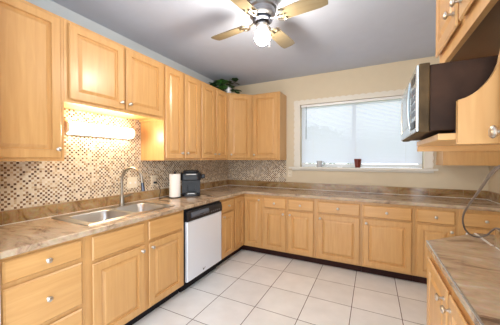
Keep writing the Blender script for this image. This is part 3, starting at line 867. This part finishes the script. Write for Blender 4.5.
# ------------------------------------------------------------------ ceiling fan
fan = thing('ceiling_fan', 'four-blade ceiling fan with brushed nickel housing and lit round globe', 'ceiling fan', (1.526, -1.998, H - 0.0005))
MB().lathe([(0.110, 0), (0.118, -0.012), (0.118, -0.030), (0.104, -0.040), (0.104, -0.066), (0.114, -0.074), (0.114, -0.094), (0.100, -0.104), (0.098, -0.128), (0.106, -0.136), (0.104, -0.152), (0.086, -0.168), (0.06, -0.172)], n=40).build('motor_housing', M['fanmetal'], fan, smooth=True)
MB().lathe([(0.078, -0.1725), (0.08, -0.190), (0.068, -0.198), (0.05, -0.199)], n=32).build('flywheel', M['darkmetal'], fan, smooth=True)
MB().lathe([(0.042, -0.1995), (0.046, -0.212), (0.052, -0.222), (0.046, -0.242), (0.038, -0.25)], n=28).build('light_fitter', M['fanmetal'], fan, smooth=True)
prof = [(0.034, -0.2505), (0.036, -0.262)] + [(0.064 * sin(radians(a)), -0.316 + 0.066 * cos(radians(a))) for a in range(42, 178, 12)] + [(0.003, -0.382)]
MB().lathe(prof, n=28).build('globe', M['globe'], fan, smooth=True)
b = MB().tube([(0.052, -0.02, -0.225), (0.075, -0.035, -0.28), (0.078, -0.036, -0.395)], 0.0012, 5)
ch = b.build('pull_chain', M['nickel'], fan)
MB().lathe([(0.003, -0.395), (0.007, -0.405), (0.006, -0.425), (0.002, -0.43)], (0.078, -0.036, 0), n=10).build('pull_knob', M['white'], ch, smooth=True)
for k in range(4):
    a = radians(-7.5 + 90 * k)
    R = Matrix.Rotation(a, 4, 'Z') @ Matrix.Rotation(radians(-11), 4, 'X')
    def T(mb, R=R): mb.v = [tuple((R @ Vector(p)) + Vector((0, 0, -0.192))) for p in mb.v]; return mb
    n = 6; w0, w1 = 0.054, 0.066
    pts = [(0.165, -w0), (0.455, -w1)] + [(0.505 + 0.012 * cos(radians(t)), w1 * sin(radians(t)) * 0.92) for t in range(-75, 76, 25)] + [(0.455, w1), (0.165, w0), (0.155, w0 * 0.6), (0.155, -w0 * 0.6)]
    bl = T(MB().prism(pts, -0.0035, 0.0035)).build('blade', M['blade'], fan)
    # forked bracket under the blade root
    mb = MB().tube([(0.082, 0, 0.006), (0.12, 0, -0.004), (0.15, 0, -0.009)], [0.012, 0.010, 0.009], 8)
    for s in (-1, 1):
        mb.tube([(0.13, 0, -0.008), (0.145, s * 0.03, -0.009), (0.172, s * 0.045, -0.009), (0.198, s * 0.036, -0.009)], [0.007, 0.007, 0.007, 0.009], 8, 4)
    mb.tube([(0.15, 0, -0.009), (0.195, 0, -0.009)], [0.008, 0.010], 8)
    T(mb).build('blade_bracket', M['nickel'], bl, smooth=True)

# ------------------------------------------------------------------ microwave and its shelf
sf = thing('microwave_shelf', 'maple microwave shelf with a curved end panel below the short wall cabinet', 'shelf', (2.62, -2.96, 1.438))
OM = (2.62, -2.96, 1.438)
b = MB().prism([(2.487, -2.9635), (2.487, -2.60), (2.56, -2.50), (2.935, -2.50), (2.935, -2.9635)], 1.438, 1.4565)
off(b, OM).build('board', M['woodh'], sf, bevel=0.002)
b = MB().box(2.490, 2.935, -2.602, -2.585, 1.4165, 1.4375)
off(b, OM).build('cleat', M['woodh'], sf)
pp = [(2.526, 1.425), (2.526, 1.542)]
for k in range(1, 9):
    t = k / 8.0; pp.append((2.526 + 0.084 * (1 - (1 - t) ** 1.6) , 1.542 + 0.108 * t ** 1.5))
pp += [(2.619, 1.70), (2.619, 1.834), (2.935, 1.834), (2.935, 1.425)]
b = MB().prism(pp, -2.983, -2.965, 'y')
off(b, OM).build('end_panel', M['wood'], sf)

mw = thing('microwave', 'dusty dark microwave with silver door front on the shelf, facing the sink side', 'microwave', (2.448, -2.475, 1.4595), -R90)
MB().box(0.004, 0.441, 0.028, 0.335, 0.010, 0.208).build('case', M['mwcase'], mw, bevel=0.003)
MB().box(0.0, 0.445, 0.0, 0.0275, 0.006, 0.214).build('bezel', M['mwedge'], mw, bevel=0.003)
d = MB().rings(0.004, 0.330, 0.010, 0.210, [(0, -0.0005), (0, -0.005), (0.004, -0.007), (0.030, -0.007), (0.033, -0.0045)]).build('door', M['mwfront'], mw)
MB().rings(0.040, 0.294, 0.046, 0.174, [(0, -0.0046), (0, -0.0052), (0.001, -0.0054)]).build('door_window', M['mwglass'], d)
MB().tube([(0.318, -0.006, 0.03), (0.318, -0.011, 0.06), (0.318, -0.013, 0.11), (0.318, -0.011, 0.16), (0.318, -0.006, 0.19)], 0.005, 8, 5).build('door_handle', M['mwfront'], d, smooth=True)
cpn = MB().rings(0.333, 0.442, 0.010, 0.210, [(0, -0.0005), (0, -0.005), (0.004, -0.007)]).build('control_panel', M['mwfront'], mw)
MB().box(0.350, 0.425, -0.0085, -0.0065, 0.165, 0.190).build('display', M['black'], cpn)
for r_ in range(4):
    for c_ in range(3):
        MB().box(0.352 + c_ * 0.026, 0.371 + c_ * 0.026, -0.0085, -0.0065, 0.060 + r_ * 0.024, 0.076 + r_ * 0.024).build('keypad_button', M['grey'], cpn)
MB().box(0.35, 0.425, -0.0095, -0.0065, 0.022, 0.045).build('open_button', M['black'], cpn, bevel=0.003)
for x in (0.17, 0.41):
    for y in (0.10, 0.30): MB().lathe([(0.012, -0.0025), (0.012, 0.0095)], (x, y, 0), n=12).build('foot', M['black'], mw)

# ------------------------------------------------------------------ cord hanging at the right
jb = MB().rings(-0.03, 0.03, -0.026, 0.0, [(0, 0.05), (0, 0.003), (0.003, 0)]).build('cord_box', M['white'], None)
jb.location = (2.606, -3.032, 1.3885); jb.rotation_euler = (0, 0, -R90)
tag(jb, 'small white plastic box under the wall cabinet where the grey cord starts', 'box')
cd = MB()
cord_pts = [(2.622, -3.02, 1.372), (2.630, -2.93, 1.366), (2.650, -2.808, 1.340), (2.700, -2.559, 1.267), (2.737, -2.318, 1.177), (2.762, -2.139, 1.096), (2.785, -2.039, 1.027),
            (2.817, -1.967, 0.967), (2.858, -1.920, 0.930), (2.894, -1.915, 0.924), (2.918, -1.945, 0.948), (2.922, -2.003, 0.990), (2.925, -2.067, 1.0155), (2.925, -2.25, 1.0155), (2.925, -2.6, 1.0155)]
cd.tube(cord_pts, 0.0048, 10, 6)
cdo = cd.build('hanging_cord', M['cord'], None, smooth=True, origin=(2.858, -1.920, 0.930))
tag(cdo, 'thick grey-brown cord looping down from the wall cabinet onto the peninsula counter', 'cord')
